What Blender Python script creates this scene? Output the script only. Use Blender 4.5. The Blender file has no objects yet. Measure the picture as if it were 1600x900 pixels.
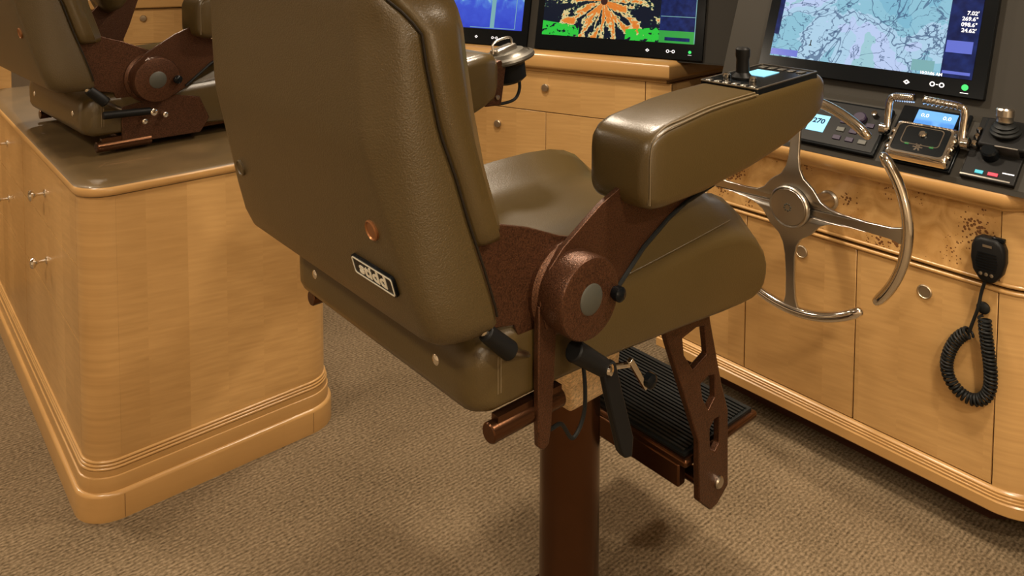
import bpy, bmesh, math, random
from mathutils import Vector, Matrix
random.seed(7)
sc = bpy.context.scene
col = sc.collection
R = math.radians

# ---------------------------------------------------------------- camera
CAM_H = 1.5
yaw, pitch, roll = 0.85809119, 0.05428719, 0.00340791
FPX, CYPX = 1219.18, -28.66
fw = Vector((math.cos(yaw)*math.cos(pitch), math.sin(yaw)*math.cos(pitch), -math.sin(pitch)))
rt = Vector((math.sin(yaw), -math.cos(yaw), 0)); up = rt.cross(fw)
rt2 = rt*math.cos(roll)+up*math.sin(roll); up2 = -rt*math.sin(roll)+up*math.cos(roll)
cd = bpy.data.cameras.new('camera'); cam = bpy.data.objects.new('camera', cd); col.objects.link(cam)
m = Matrix((rt2, up2, -fw)).transposed().to_4x4(); m.translation = (0, 0, CAM_H); cam.matrix_world = m
cd.sensor_width = 36; cd.lens = FPX/1600*36; cd.shift_y = -(450-CYPX)/1600; cd.clip_start = .02
sc.camera = cam

# ---------------------------------------------------------------- light
sc.view_settings.view_transform = 'Standard'; sc.view_settings.look = 'None'
sc.view_settings.gamma = 1; sc.view_settings.exposure = -0.06; sc.view_settings.use_curve_mapping = False
w = bpy.data.worlds.new('world'); sc.world = w; w.use_nodes = True
w.node_tree.nodes['Background'].inputs[0].default_value = (.9, .85, .8, 1)
w.node_tree.nodes['Background'].inputs[1].default_value = .05
def downlight(x, y, power, size=.17, colr=(1, .84, .65), spread=150):
    l = bpy.data.lights.new('downlight', 'AREA'); l.shape = 'DISK'; l.size = size; l.energy = power; l.color = colr
    l.spread = R(spread)
    o = bpy.data.objects.new('downlight', l); col.objects.link(o); o.location = (x, y, 2.38)
    return o
for lx, ly, lp in ((-.75, .2, 25), (.75, -.75, 33), (-.7, 1.7, 23), (1.62, 1.45, 22), (1.50, .15, 24), (.1, 3.0, 18),
                   (1.85, 2.35, 20), (.9, 4.5, 26), (-1.3, 4.9, 46), (-.3, -1.35, 24)):
    downlight(lx, ly, lp)

def highlight_fill(x, y, z, power):  # added unseen point light without a fixture, for highlights on the leather
    l = bpy.data.lights.new('highlight_fill', 'POINT'); l.shadow_soft_size = .06; l.energy = power; l.color = (1, .80, .55)
    o = bpy.data.objects.new('highlight_fill', l); col.objects.link(o); o.location = (x, y, z)
highlight_fill(.25, -1.55, 1.05, 14)

# ---------------------------------------------------------------- materials
def newmat(name):
    mt = bpy.data.materials.new(name); mt.use_nodes = True
    nt = mt.node_tree; b = nt.nodes['Principled BSDF']
    return mt, nt, b
def nd(nt, t, **kw):
    n = nt.nodes.new(t)
    for k, v in kw.items(): setattr(n, k, v)
    return n
def ramp(nt, stops, interp='LINEAR'):
    r = nd(nt, 'ShaderNodeValToRGB'); e = r.color_ramp; e.interpolation = interp
    while len(e.elements) < len(stops): e.elements.new(.5)
    for el, (p, c) in zip(e.elements, stops):
        el.position = p; el.color = (c[0], c[1], c[2], 1)
    return r
def mathn(nt, op, a, b=None, c=None):
    n = nd(nt, 'ShaderNodeMath', operation=op)
    for i, v in enumerate((a, b, c)):
        if v is None: continue
        if isinstance(v, (int, float)): n.inputs[i].default_value = v
        else: nt.links.new(v, n.inputs[i])
    return n.outputs[0]
def plain(name, colr, rough=.5, metal=0, spec=.5, coat=0, bump=None, emis=None):
    mt, nt, b = newmat(name)
    b.inputs['Base Color'].default_value = (*colr, 1); b.inputs['Roughness'].default_value = rough
    b.inputs['Metallic'].default_value = metal; b.inputs['Specular IOR Level'].default_value = spec
    b.inputs['Coat Weight'].default_value = coat
    if bump:
        tc = nd(nt, 'ShaderNodeTexCoord'); n = nd(nt, 'ShaderNodeTexNoise'); n.inputs['Scale'].default_value = bump[0]
        n.inputs['Detail'].default_value = 3
        nt.links.new(tc.outputs['Object'], n.inputs['Vector'])
        bp = nd(nt, 'ShaderNodeBump'); bp.inputs['Strength'].default_value = bump[1]; bp.inputs['Distance'].default_value = bump[2]
        nt.links.new(n.outputs[0], bp.inputs['Height']); nt.links.new(bp.outputs[0], b.inputs['Normal'])
        if len(bump) > 3:
            r = ramp(nt, ((.3, [c*bump[3] for c in colr]), (.7, [min(1, c*bump[4]) for c in colr])))
            nt.links.new(n.outputs[0], r.inputs[0]); nt.links.new(r.outputs[0], b.inputs['Base Color'])
    if emis:
        b.inputs['Emission Color'].default_value = (*emis[:3], 1); b.inputs['Emission Strength'].default_value = emis[3]
    return mt
def wood(name, c1, c2, strip=.105, figure=.5, rough=.33, coat=.25):
    """satin anigre veneer: vertical leaves of slightly different tone with fine horizontal figure"""
    mt, nt, b = newmat(name)
    tc = nd(nt, 'ShaderNodeTexCoord'); sp = nd(nt, 'ShaderNodeSeparateXYZ'); nt.links.new(tc.outputs['Object'], sp.inputs[0])
    u = mathn(nt, 'ADD', sp.outputs[0], sp.outputs[1])
    cell = mathn(nt, 'FLOOR', mathn(nt, 'DIVIDE', u, strip))
    wn = nd(nt, 'ShaderNodeTexWhiteNoise', noise_dimensions='1D'); nt.links.new(cell, wn.inputs['W'])
    cb = nd(nt, 'ShaderNodeCombineXYZ')
    nt.links.new(mathn(nt, 'MULTIPLY', u, 9), cb.inputs[0])
    nt.links.new(mathn(nt, 'MULTIPLY_ADD', wn.outputs['Value'], 40, 0), cb.inputs[1])
    nt.links.new(mathn(nt, 'MULTIPLY', mathn(nt, 'MULTIPLY_ADD', u, .10, sp.outputs[2]), 95), cb.inputs[2])
    n1 = nd(nt, 'ShaderNodeTexNoise'); n1.inputs['Scale'].default_value = 1; n1.inputs['Detail'].default_value = 3
    nt.links.new(cb.outputs[0], n1.inputs['Vector'])
    n2 = nd(nt, 'ShaderNodeTexNoise'); n2.inputs['Scale'].default_value = 3.2; n2.inputs['Detail'].default_value = 2
    nt.links.new(tc.outputs['Object'], n2.inputs['Vector'])
    amp = mathn(nt, 'MULTIPLY', n2.outputs[0], figure)
    f = mathn(nt, 'MULTIPLY', mathn(nt, 'SUBTRACT', n1.outputs[0], .5), amp)
    f = mathn(nt, 'ADD', f, mathn(nt, 'MULTIPLY_ADD', wn.outputs['Value'], .30, .30))
    f = mathn(nt, 'ADD', f, mathn(nt, 'MULTIPLY', mathn(nt, 'SUBTRACT', n2.outputs[0], .5), .5))
    r = ramp(nt, ((0, c1), (1, c2))); nt.links.new(f, r.inputs[0])
    nt.links.new(r.outputs[0], b.inputs['Base Color'])
    b.inputs['Roughness'].default_value = rough; b.inputs['Coat Weight'].default_value = coat; b.inputs['Coat Roughness'].default_value = .2
    return mt
M = {}
M['wood'] = wood('anigre_veneer', (.31, .165, .050), (.68, .42, .165), figure=1.0)
M['wood_solid'] = wood('anigre_solid', (.36, .195, .062), (.64, .39, .15), strip=.6, figure=.35, rough=.28)
M['wood_dark'] = plain('groove_brown', (.045, .014, .008), .5)
M['counter'] = plain('counter_laminate', (.105, .068, .028), .42, coat=.3, bump=(9, .05, .002, .8, 1.15))
def burl():
    mt, nt, b = newmat('burl_veneer')
    tc = nd(nt, 'ShaderNodeTexCoord')
    n = nd(nt, 'ShaderNodeTexNoise'); n.inputs['Scale'].default_value = 14; n.inputs['Detail'].default_value = 5; n.inputs['Distortion'].default_value = 1.2
    v = nd(nt, 'ShaderNodeTexVoronoi'); v.inputs['Scale'].default_value = 120; v.inputs['Randomness'].default_value = 1.0
    n3 = nd(nt, 'ShaderNodeTexNoise'); n3.inputs['Scale'].default_value = 11; n3.inputs['Detail'].default_value = 3
    for t in (n, v, n3): nt.links.new(tc.outputs['Object'], t.inputs['Vector'])
    r = ramp(nt, ((.3, (.38, .20, .06)), (.7, (.64, .39, .15)))); nt.links.new(n.outputs[0], r.inputs[0])
    lim = mathn(nt, 'MULTIPLY', mathn(nt, 'SUBTRACT', n3.outputs[0], .465), 2.6)
    spot = mathn(nt, 'LESS_THAN', v.outputs['Distance'], lim)
    mx = nd(nt, 'ShaderNodeMix', data_type='RGBA'); nt.links.new(mathn(nt, 'MULTIPLY', spot, .85), mx.inputs['Factor'])
    nt.links.new(r.outputs[0], mx.inputs['A']); mx.inputs['B'].default_value = (.09, .022, .008, 1)
    nt.links.new(mx.outputs['Result'], b.inputs['Base Color'])
    b.inputs['Roughness'].default_value = .25; b.inputs['Coat Weight'].default_value = .4
    return mt
M['burl'] = burl()
M['leather'] = plain('olive_leather', (.058, .0375, .0115), .36, spec=.7, bump=(380, .6, .0014))
M['leather_soft'] = plain('olive_leather_smooth', (.060, .0385, .0115), .31, spec=.6, bump=(360, .28, .0010))
M['thread'] = plain('leather_thread', (.12, .085, .04), .6)
M['bronze'] = plain('bronze_hammertone', (.070, .029, .0135), .34, metal=.6, bump=(420, .6, .0013, .5, 1.7))
M['bronze_smooth'] = plain('bronze_satin', (.105, .047, .022), .24, metal=.9, bump=(300, .12, .0006))
M['bronze_lit'] = plain('lit_bronze_hammertone', (.66, .48, .27), .42, metal=.25, bump=(160, .7, .002, .6, 1.4))  # bronze made paler: strong light on the swivel housing put into its colour
M['chrome'] = plain('polished_steel', (.78, .74, .68), .10, metal=1)
M['steel'] = plain('brushed_steel', (.50, .47, .42), .28, metal=1)
M['satin_nickel'] = plain('satin_nickel', (.45, .37, .26), .35, metal=.9)
M['brass_plug'] = plain('copper_plug', (.30, .13, .05), .35, metal=.7)
M['black'] = plain('black_plastic', (.007, .007, .007), .45, spec=.15)
M['blackgloss'] = plain('black_gloss', (.004, .005, .006), .2, spec=.15)
M['rubber'] = plain('black_rubber', (.009, .010, .010), .5, spec=.2)
M['capgrey'] = plain('grey_cap', (.045, .045, .035), .5)
M['dash'] = plain('dash_grey', (.028, .025, .020), .6, spec=.2, bump=(260, .08, .0006))
M['dial'] = plain('pewter_dial', (.13, .12, .10), .35, metal=.7)
M['white'] = plain('white_mark', (.7, .7, .7), .5, emis=(.8, .85, 1, .7))
M['green_led'] = plain('green_lamp', (.02, .3, .06), .5, emis=(.02, .75, .15, .9))
M['red_led'] = plain('red_key', (.4, .03, .06), .5, emis=(.6, .03, .08, .35))
M['cyan_led'] = plain('cyan_key', (.03, .3, .4), .5, emis=(.03, .35, .5, .45))
M['lcd'] = plain('blue_lcd', (.05, .15, .3), .3, emis=(.10, .33, .85, .95))
M['lcd_light'] = plain('pale_lcd', (.1, .3, .4), .3, emis=(.25, .62, .85, .9))
M['badge_letter'] = plain('badge_silver', (.75, .72, .60), .35, metal=.3)
M['ceiling'] = plain('ceiling_cream', (.72, .66, .56), .8)
M['wall'] = plain('wall_cream', (.55, .45, .32), .8)
M['piping'] = plain('dark_piping', (.012, .008, .004), .6, spec=.2)
M['purple'] = plain('purple_key', (.022, .014, .034), .4, spec=.25)

def carpet():
    mt, nt, b = newmat('loop_carpet')
    tc = nd(nt, 'ShaderNodeTexCoord'); sp = nd(nt, 'ShaderNodeSeparateXYZ'); nt.links.new(tc.outputs['Object'], sp.inputs[0])
    nw = nd(nt, 'ShaderNodeTexNoise'); nw.inputs['Scale'].default_value = 30; nt.links.new(tc.outputs['Object'], nw.inputs['Vector'])
    yy = mathn(nt, 'MULTIPLY_ADD', nw.outputs[0], .010, sp.outputs[1])
    row = mathn(nt, 'SINE', mathn(nt, 'MULTIPLY', yy, 2*math.pi/.0115))
    cb = nd(nt, 'ShaderNodeCombineXYZ')
    nt.links.new(mathn(nt, 'MULTIPLY', sp.outputs[0], 105), cb.inputs[0]); nt.links.new(mathn(nt, 'MULTIPLY', sp.outputs[1], 150), cb.inputs[1])
    n1 = nd(nt, 'ShaderNodeTexNoise'); n1.inputs['Scale'].default_value = 1; n1.inputs['Detail'].default_value = 3; nt.links.new(cb.outputs[0], n1.inputs['Vector'])
    n3 = nd(nt, 'ShaderNodeTexNoise'); n3.inputs['Scale'].default_value = 3; n3.inputs['Detail'].default_value = 3; nt.links.new(tc.outputs['Object'], n3.inputs['Vector'])
    h = mathn(nt, 'ADD', mathn(nt, 'MULTIPLY', row, .10), mathn(nt, 'MULTIPLY', n1.outputs[0], 1.3))
    h = mathn(nt, 'ADD', h, mathn(nt, 'MULTIPLY', mathn(nt, 'SUBTRACT', n3.outputs[0], .5), .35))
    r = ramp(nt, ((.22, (.046, .032, .017)), (.55, (.128, .092, .053)), (1.0, (.25, .185, .115)))); nt.links.new(h, r.inputs[0])
    nt.links.new(r.outputs[0], b.inputs['Base Color'])
    bp = nd(nt, 'ShaderNodeBump'); bp.inputs['Strength'].default_value = .55; bp.inputs['Distance'].default_value = .004
    nt.links.new(h, bp.inputs['Height']); nt.links.new(bp.outputs[0], b.inputs['Normal'])
    b.inputs['Roughness'].default_value = .95; b.inputs['Specular IOR Level'].default_value = .1
    return mt
M['carpet'] = carpet()

def screen_mat(name, kind):
    """a lit display picture; object coords: x across, y up, in metres on the glass"""
    mt, nt, b = newmat(name)
    tc = nd(nt, 'ShaderNodeTexCoord'); P = tc.outputs['Object']
    def noise(scale, det=4, dist=0, vec=None):
        n = nd(nt, 'ShaderNodeTexNoise'); n.inputs['Scale'].default_value = scale; n.inputs['Detail'].default_value = det
        n.inputs['Distortion'].default_value = dist; nt.links.new(vec or P, n.inputs['Vector']); return n.outputs[0]
    def mix(f, a, bb):
        mx = nd(nt, 'ShaderNodeMix', data_type='RGBA')
        for s, v in (('Factor', f), ('A', a), ('B', bb)):
            if isinstance(v, (int, float)): mx.inputs[s].default_value = v
            elif isinstance(v, tuple): mx.inputs[s].default_value = (*v, 1)
            else: nt.links.new(v, mx.inputs[s])
        return mx.outputs['Result']
    sp = nd(nt, 'ShaderNodeSeparateXYZ'); nt.links.new(P, sp.inputs[0]); X, Y = sp.outputs[0], sp.outputs[1]
    if kind == 'chart':
        n = noise(4.2, 4, .5)
        r = ramp(nt, ((0, (.22, .50, .66)), (.40, (.28, .56, .70)), (.47, (.44, .66, .84)), (.55, (.52, .64, .92)), (.63, (.36, .62, .70))), 'CONSTANT')
        nt.links.new(n, r.inputs[0])
        c = r.outputs[0]
        for lv, sc_, wd in ((.5, 4.2, .005), (.43, 6, .005), (.5, 9, .006), (.58, 15, .007)):
            ln = mathn(nt, 'LESS_THAN', mathn(nt, 'ABSOLUTE', mathn(nt, 'SUBTRACT', noise(sc_, 4, .6), lv)), wd)
            c = mix(mathn(nt, 'MULTIPLY', ln, .75), c, (.05, .10, .22))
        cb = nd(nt, 'ShaderNodeCombineXYZ'); nt.links.new(mathn(nt, 'MULTIPLY', X, 40), cb.inputs[0]); nt.links.new(mathn(nt, 'MULTIPLY', Y, 190), cb.inputs[1])
        dash = mathn(nt, 'GREATER_THAN', noise(1, 1, 0, cb.outputs[0]), .70)
        c = mix(mathn(nt, 'MULTIPLY', dash, .7), c, (.06, .14, .26)); st = 1.0
    elif kind == 'radar':
        dx = mathn(nt, 'SUBTRACT', X, .016); dy = mathn(nt, 'SUBTRACT', Y, -.02)
        ang = mathn(nt, 'ARCTAN2', dy, dx); rad = mathn(nt, 'SQRT', mathn(nt, 'ADD', mathn(nt, 'MULTIPLY', dx, dx), mathn(nt, 'MULTIPLY', dy, dy)))
        cb = nd(nt, 'ShaderNodeCombineXYZ'); nt.links.new(mathn(nt, 'MULTIPLY', ang, 3.4), cb.inputs[0]); nt.links.new(mathn(nt, 'MULTIPLY', rad, 7), cb.inputs[1])
        ray = noise(1.15, 3, .2, cb.outputs[0]); spk = noise(75, 4)
        v = mathn(nt, 'ADD', mathn(nt, 'MULTIPLY', ray, 2.4), mathn(nt, 'MULTIPLY', spk, .75))
        v = mathn(nt, 'SUBTRACT', v, mathn(nt, 'MULTIPLY', rad, 1.6))
        r = ramp(nt, ((0, (.004, .008, .02)), (.66, (.03, .10, .07)), (.70, (.72, .62, .28)), (.79, (.80, .62, .30)), (.84, (.80, .25, .04)), (.99, (.78, .22, .03))), 'CONSTANT')
        nt.links.new(mathn(nt, 'SUBTRACT', v, .62), r.inputs[0]); c = r.outputs[0]
        hole = mathn(nt, 'LESS_THAN', rad, .018); c = mix(hole, c, (.05, .015, .01))
        gz = mathn(nt, 'LESS_THAN', Y, mathn(nt, 'MULTIPLY_ADD', mathn(nt, 'ABSOLUTE', dx), .10, -.160))
        g = mathn(nt, 'MULTIPLY', mathn(nt, 'MULTIPLY', gz, mathn(nt, 'GREATER_THAN', mathn(nt, 'ABSOLUTE', dx), .12)), mathn(nt, 'GREATER_THAN', noise(48, 3), .42))
        c = mix(g, c, (.03, .60, .05)); st = .95
    elif kind == 'blue':
        n = noise(16, 5, .5)
        v = mathn(nt, 'ADD', n, mathn(nt, 'MULTIPLY', mathn(nt, 'SUBTRACT', Y, -.06), 3.2))
        r = ramp(nt, ((0, (.04, .07, .62)), (.45, (.06, .11, .72)), (.62, (.10, .24, .80)), (.72, (.28, .60, .80)), (.9, (.60, .75, .60)))); nt.links.new(v, r.inputs[0])
        c = r.outputs[0]; st = .9
    else:
        n = noise(30, 2)
        r = ramp(nt, ((.35, (.006, .012, .07)), (.7, (.014, .03, .16)))); nt.links.new(n, r.inputs[0]); c = r.outputs[0]; st = .9
    b.inputs['Base Color'].default_value = (.004, .004, .005, 1); b.inputs['Roughness'].default_value = .2; b.inputs['Specular IOR Level'].default_value = .12
    nt.links.new(c, b.inputs['Emission Color']); b.inputs['Emission Strength'].default_value = st
    return mt
for k in ('chart', 'radar', 'blue', 'navy'): M['scr_'+k] = screen_mat('display_'+k, k)
M['scr_violet'] = plain('display_violet', (.01, .01, .02), .2, emis=(.13, .18, .72, .9))
M['scr_green'] = plain('display_green', (.01, .02, .02), .2, emis=(.02, .42, .05, .8))
M['scr_teal'] = plain('display_teal', (.01, .02, .02), .2, emis=(.22, .48, .52, .85))

# ---------------------------------------------------------------- mesh helpers
V = Vector
class MB:
    def __init__(s): s.v = []; s.f = []
    def add(s, vs, fs):
        o = len(s.v); s.v += [tuple(p) for p in vs]; s.f += [tuple(i+o for i in f) for f in fs]; return s
    def box(s, a, b):
        (x0, y0, z0), (x1, y1, z1) = a, b
        return s.add([(x0,y0,z0),(x1,y0,z0),(x1,y1,z0),(x0,y1,z0),(x0,y0,z1),(x1,y0,z1),(x1,y1,z1),(x0,y1,z1)],
                     [(0,3,2,1),(4,5,6,7),(0,1,5,4),(1,2,6,5),(2,3,7,6),(3,0,4,7)])
    def obox(s, o, u, v, w, ru, rv, rw):
        o, u, v, w = V(o), V(u), V(v), V(w); p = []
        for c in rw:
            for (a, b) in ((ru[0], rv[0]), (ru[1], rv[0]), (ru[1], rv[1]), (ru[0], rv[1])): p.append(o+u*a+v*b+w*c)
        return s.add(p, [(0,3,2,1),(4,5,6,7),(0,1,5,4),(1,2,6,5),(2,3,7,6),(3,0,4,7)])
    def loft(s, loops, cap=True, closed=True):
        n = len(loops[0]); vs = [p for l in loops for p in l]; fs = []
        for i in range(len(loops)-1):
            for j in range(n if closed else n-1):
                k = (j+1) % n; fs.append((i*n+j, i*n+k, (i+1)*n+k, (i+1)*n+j))
        if cap:
            fs.append(tuple(range(n-1, -1, -1))); fs.append(tuple((len(loops)-1)*n+j for j in range(n)))
        return s.add(vs, fs)
    def lathe(s, c, ax, prof, seg=32):
        """prof: (radius, along-axis)"""
        ax = V(ax).normalized(); t = V((0,0,1)) if abs(ax.z) < .9 else V((1,0,0))
        a = ax.cross(t).normalized(); b = ax.cross(a); c = V(c)
        return s.loft([[c+ax*h+(a*math.cos(2*math.pi*k/seg)+b*math.sin(2*math.pi*k/seg))*max(r, 1e-5) for k in range(seg)] for r, h in prof])
    def cyl(s, a, b, r, seg=20, r2=None):
        a, b = V(a), V(b); L = (b-a).length
        return s.lathe(a, b-a, ((r, 0), (r if r2 is None else r2, L)), seg)
    def tube(s, pts, r, seg=10, closed=False):
        pts = [V(p) for p in pts]; n = len(pts); loops = []; prev = None
        for i, p in enumerate(pts):
            if closed: t = pts[(i+1) % n]-pts[i-1]
            else: t = pts[min(i+1, n-1)]-pts[max(i-1, 0)]
            t.normalize()
            if prev is None:
                q = V((0,0,1)) if abs(t.z) < .9 else V((1,0,0)); a = t.cross(q).normalized()
            else:
                a = prev-t*prev.dot(t); a.normalize()
            prev = a; b = t.cross(a); rr = r[i] if isinstance(r, (list, tuple)) else r
            loops.append([p+(a*math.cos(2*math.pi*k/seg)+b*math.sin(2*math.pi*k/seg))*rr for k in range(seg)])
        if closed: loops.append(loops[0]); return s.loft(loops, cap=False)
        return s.loft(loops)
    def build(s, name, mat, parent=None, bevel=0, smooth=35, sub=0, seg=2):
        off = V(parent_loc(parent)) if parent else V((0,0,0))
        me = bpy.data.meshes.new(name); me.from_pydata([tuple(V(p)-off) for p in s.v], [], s.f)
        return finish(me, name, mat, parent, bevel, smooth, sub, seg)
def parent_loc(o):
    p = V((0,0,0))
    while o: p = p+o.location; o = o.parent
    return p
def finish(me, name, mat, parent, bevel=0, smooth=35, sub=0, seg=2):
    bm = bmesh.new(); bm.from_mesh(me); bmesh.ops.recalc_face_normals(bm, faces=bm.faces); bm.to_mesh(me); bm.free()
    if smooth:
        me.polygons.foreach_set('use_smooth', [True]*len(me.polygons)); me.set_sharp_from_angle(angle=R(smooth))
    o = bpy.data.objects.new(name, me); col.objects.link(o); me.materials.append(M[mat] if isinstance(mat, str) else mat)
    if parent: o.parent = parent
    if bevel:
        b = o.modifiers.new('bevel', 'BEVEL'); b.width = bevel; b.segments = seg; b.limit_method = 'ANGLE'; b.angle_limit = R(40)
        b.harden_normals = False
    if sub:
        q = o.modifiers.new('sub', 'SUBSURF'); q.levels = sub; q.render_levels = sub
    return o
def tag(o, label, cat, group=None):
    o['label'] = label; o['category'] = cat
    if group: o['group'] = group
    return o
def thing(name, label, cat, loc, group=None):
    o = bpy.data.objects.new(name, None); col.objects.link(o); o.location = loc; o.empty_display_size = .1
    return tag(o, label, cat, group)
def struct(o): o['kind'] = 'structure'; return o
def smoothpath(pts, n=8):
    """Catmull-Rom through pts"""
    P = [V(p) for p in pts]; P = [P[0]*2-P[1]]+P+[P[-1]*2-P[-2]]; out = []
    for i in range(1, len(P)-2):
        for k in range(n):
            t = k/n; a, b, c, d = P[i-1], P[i], P[i+1], P[i+2]
            out.append(.5*((2*b)+(c-a)*t+(2*a-5*b+4*c-d)*t*t+(3*b-a-3*c+d)*t**3))
    out.append(P[-2]); return out
def sweep(path, prof, closed=False):
    """path: plan points (x, y); prof: (outwards, z), outwards = to the right of travel. mitred"""
    n = len(path); loops = []
    P = [V((p[0], p[1])) for p in path]
    for i in range(n):
        if closed: d0 = (P[i]-P[i-1]).normalized(); d1 = (P[(i+1) % n]-P[i]).normalized()
        else:
            d0 = (P[i]-P[i-1]).normalized() if i else (P[1]-P[0]).normalized()
            d1 = (P[i+1]-P[i]).normalized() if i < n-1 else d0
        n0 = V((d0.y, -d0.x)); n1 = V((d1.y, -d1.x)); mm = (n0+n1).normalized(); k = 1/max(.3, mm.dot(n0))
        loops.append([(P[i].x+mm.x*k*a, P[i].y+mm.y*k*a, z) for a, z in prof])
    b = MB()
    if closed: loops.append(loops[0]); return b.loft(loops, cap=False)
    return b.loft(loops)
def curve_plate(outer, holes, thick, place, name, mat, parent, bevel=0):
    """flat plate with holes; place(a, b, h) -> world point for plate coords"""
    cu = bpy.data.curves.new('tmp', 'CURVE'); cu.dimensions = '2D'; cu.fill_mode = 'BOTH'; cu.extrude = thick/2
    for poly in [outer]+holes:
        sp = cu.splines.new('POLY'); sp.points.add(len(poly)-1); sp.use_cyclic_u = True
        for p, (a, b) in zip(sp.points, poly): p.co = (a, b, 0, 1)
    return curve_to_obj(cu, place, name, mat, parent, bevel)
def curve_to_obj(cu, place, name, mat, parent, bevel=0):
    t = bpy.data.objects.new('tmp', cu); col.objects.link(t)
    dg = bpy.context.evaluated_depsgraph_get(); me = bpy.data.meshes.new_from_object(t.evaluated_get(dg))
    bpy.data.objects.remove(t); bpy.data.curves.remove(cu)
    me.name = name; me.materials.clear(); off = parent_loc(parent)
    for v in me.vertices: v.co = V(place(*v.co))-off
    bm = bmesh.new(); bm.from_mesh(me); bmesh.ops.remove_doubles(bm, verts=bm.verts, dist=1e-5); bm.to_mesh(me); bm.free()
    return finish(me, name, mat, parent, bevel, 30)
def text(body, size, place, name, mat, parent, extrude=.0004, align='CENTER', bold=0):
    cu = bpy.data.curves.new('tmp', 'FONT'); cu.body = body; cu.size = size; cu.extrude = extrude
    cu.align_x = align; cu.align_y = 'CENTER'; cu.offset = bold; cu.resolution_u = 3
    return curve_to_obj(cu, place, name, mat, parent)
def frame(o, u, v, w):
    o, u, v, w = V(o), V(u), V(v), V(w)
    return lambda a, b, h=0: o+u*a+v*b+w*h
def rrect(w, h, r, n=4):
    out = []
    for cx, cy, a0 in ((w-r, h-r, 0), (-w+r, h-r, 90), (-w+r, -h+r, 180), (w-r, -h+r, 270)):
        for k in range(n+1):
            a = R(a0+90*k/n); out.append((cx+r*math.cos(a), cy+r*math.sin(a)))
    return out
def lerp(tab, x):
    for a, b in zip(tab, tab[1:]):
        if x <= b[0]:
            t = max(0, (x-a[0])/(b[0]-a[0])); return [p+(q-p)*t for p, q in zip(a[1:], b[1:])]
    return list(tab[-1][1:])

# ================================================================ the setting
fl = struct(MB().box((-3, -3, -.05), (5, 8.5, 0)).build('floor', 'carpet', smooth=0)); fl['label'] = 'brown ribbed loop-pile carpet'
struct(MB().box((-3, -3, 2.4), (5, 8.5, 2.45)).build('ceiling', 'ceiling', smooth=0))
struct(MB().box((-1.85, -3, 0), (-1.8, 8.5, 2.4)).build('wall_left', 'wall', smooth=0))
struct(MB().box((5, -3, 0), (5.05, 8.5, 2.4)).build('wall_right', 'wall', smooth=0))
struct(MB().box((-3, 8.5, 0), (5, 8.55, 2.4)).build('wall_back', 'wall', smooth=0))
struct(MB().box((-3, -1.75, 0), (5, -1.7, 2.4)).build('wall_front', 'wall', smooth=0))

# ================================================================ left cabinet
CX0, CX1, CY0, CY1 = .445, 1.118, 2.150, 3.82
def rpath(x0, x1, y0, y1, r, n=8):
    """clockwise from above, rounded corners"""
    out = []
    for cx, cy, a0 in ((x0+r, y0+r, 270), (x0+r, y1-r, 180), (x1-r, y1-r, 90), (x1-r, y0+r, 0)):
        for k in range(n+1):
            a = R(a0-90*k/n); out.append((cx+r*math.cos(a), cy+r*math.sin(a)))
    return out
cab = thing('storage_cabinet', 'light wood cabinet with rounded corners standing on the carpet behind the near chair', 'cabinet', (.78, 2.9, 0))
RC = .072
cp = rpath(CX0, CX1, CY0, CY1, RC)
b = MB(); lo = [[(x, y, z) for x, y in cp] for z in (.06, .838)]; b.loft(lo); b.build('carcass', 'wood_dark', cab)
def cshell(y0, y1, z0, z1, x=CX0, t=.012): return MB().box((x-t+.012, y0, z0), (x+.012+.004, y1, z1))
# veneered skins: front panel, rounded corner posts, long sides
MB().box((CX0+RC+.0002, CY0-.004, .06), (CX1-RC-.0002, CY0+.012, .842)).build('side_panel', 'wood', cab)
for cx, cy, a0 in ((CX0+RC, CY0+RC, 180), (CX1-RC, CY0+RC, 270), (CX0+RC, CY1-RC, 90), (CX1-RC, CY1-RC, 0)):
    outr = [(cx+(RC+.004)*math.cos(R(a0+90*k/10)), cy+(RC+.004)*math.sin(R(a0+90*k/10))) for k in range(11)]
    inn = [(cx+(RC-.01)*math.cos(R(a0+90*k/10)), cy+(RC-.01)*math.sin(R(a0+90*k/10))) for k in range(10, -1, -1)]
    MB().loft([[(x, y, z) for x, y in outr+inn] for z in (.06, .842)]).build('corner_post', 'wood', cab)
MB().box((CX1-.012, CY0+RC+.001, .06), (CX1+.004, CY1-RC-.001, .842)).build('side_panel', 'wood', cab)
# drawer fronts on the long side
cols = ((CY0+RC+.001, 2.985), (2.987, CY1-RC-.001))
knobpos = []
for ci, (ya, yb) in enumerate(cols):
    for z0, z1, kz in ((.655, .842, .752), (.452, .653, .55), (.06, .450, None)):
        d = MB().box((CX0-.004, ya+.0008, z0), (CX0+.014, yb-.0008, z1-.0008)).build('drawer' if kz else 'lower_panel', 'wood', cab)
        if kz:
            ky = 2.615 if ci == 0 else 3.29
            MB().lathe((CX0-.004, ky, kz-(.005 if ci == 0 else -.008)), (-1, 0, 0), ((.012, 0), (.012, .003), (.005, .005), (.0042, .022), (.008, .028), (.0155, .033), (.0165, .038), (.013, .043), (.001, .045)), 24).build('knob', 'chrome', d)
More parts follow.
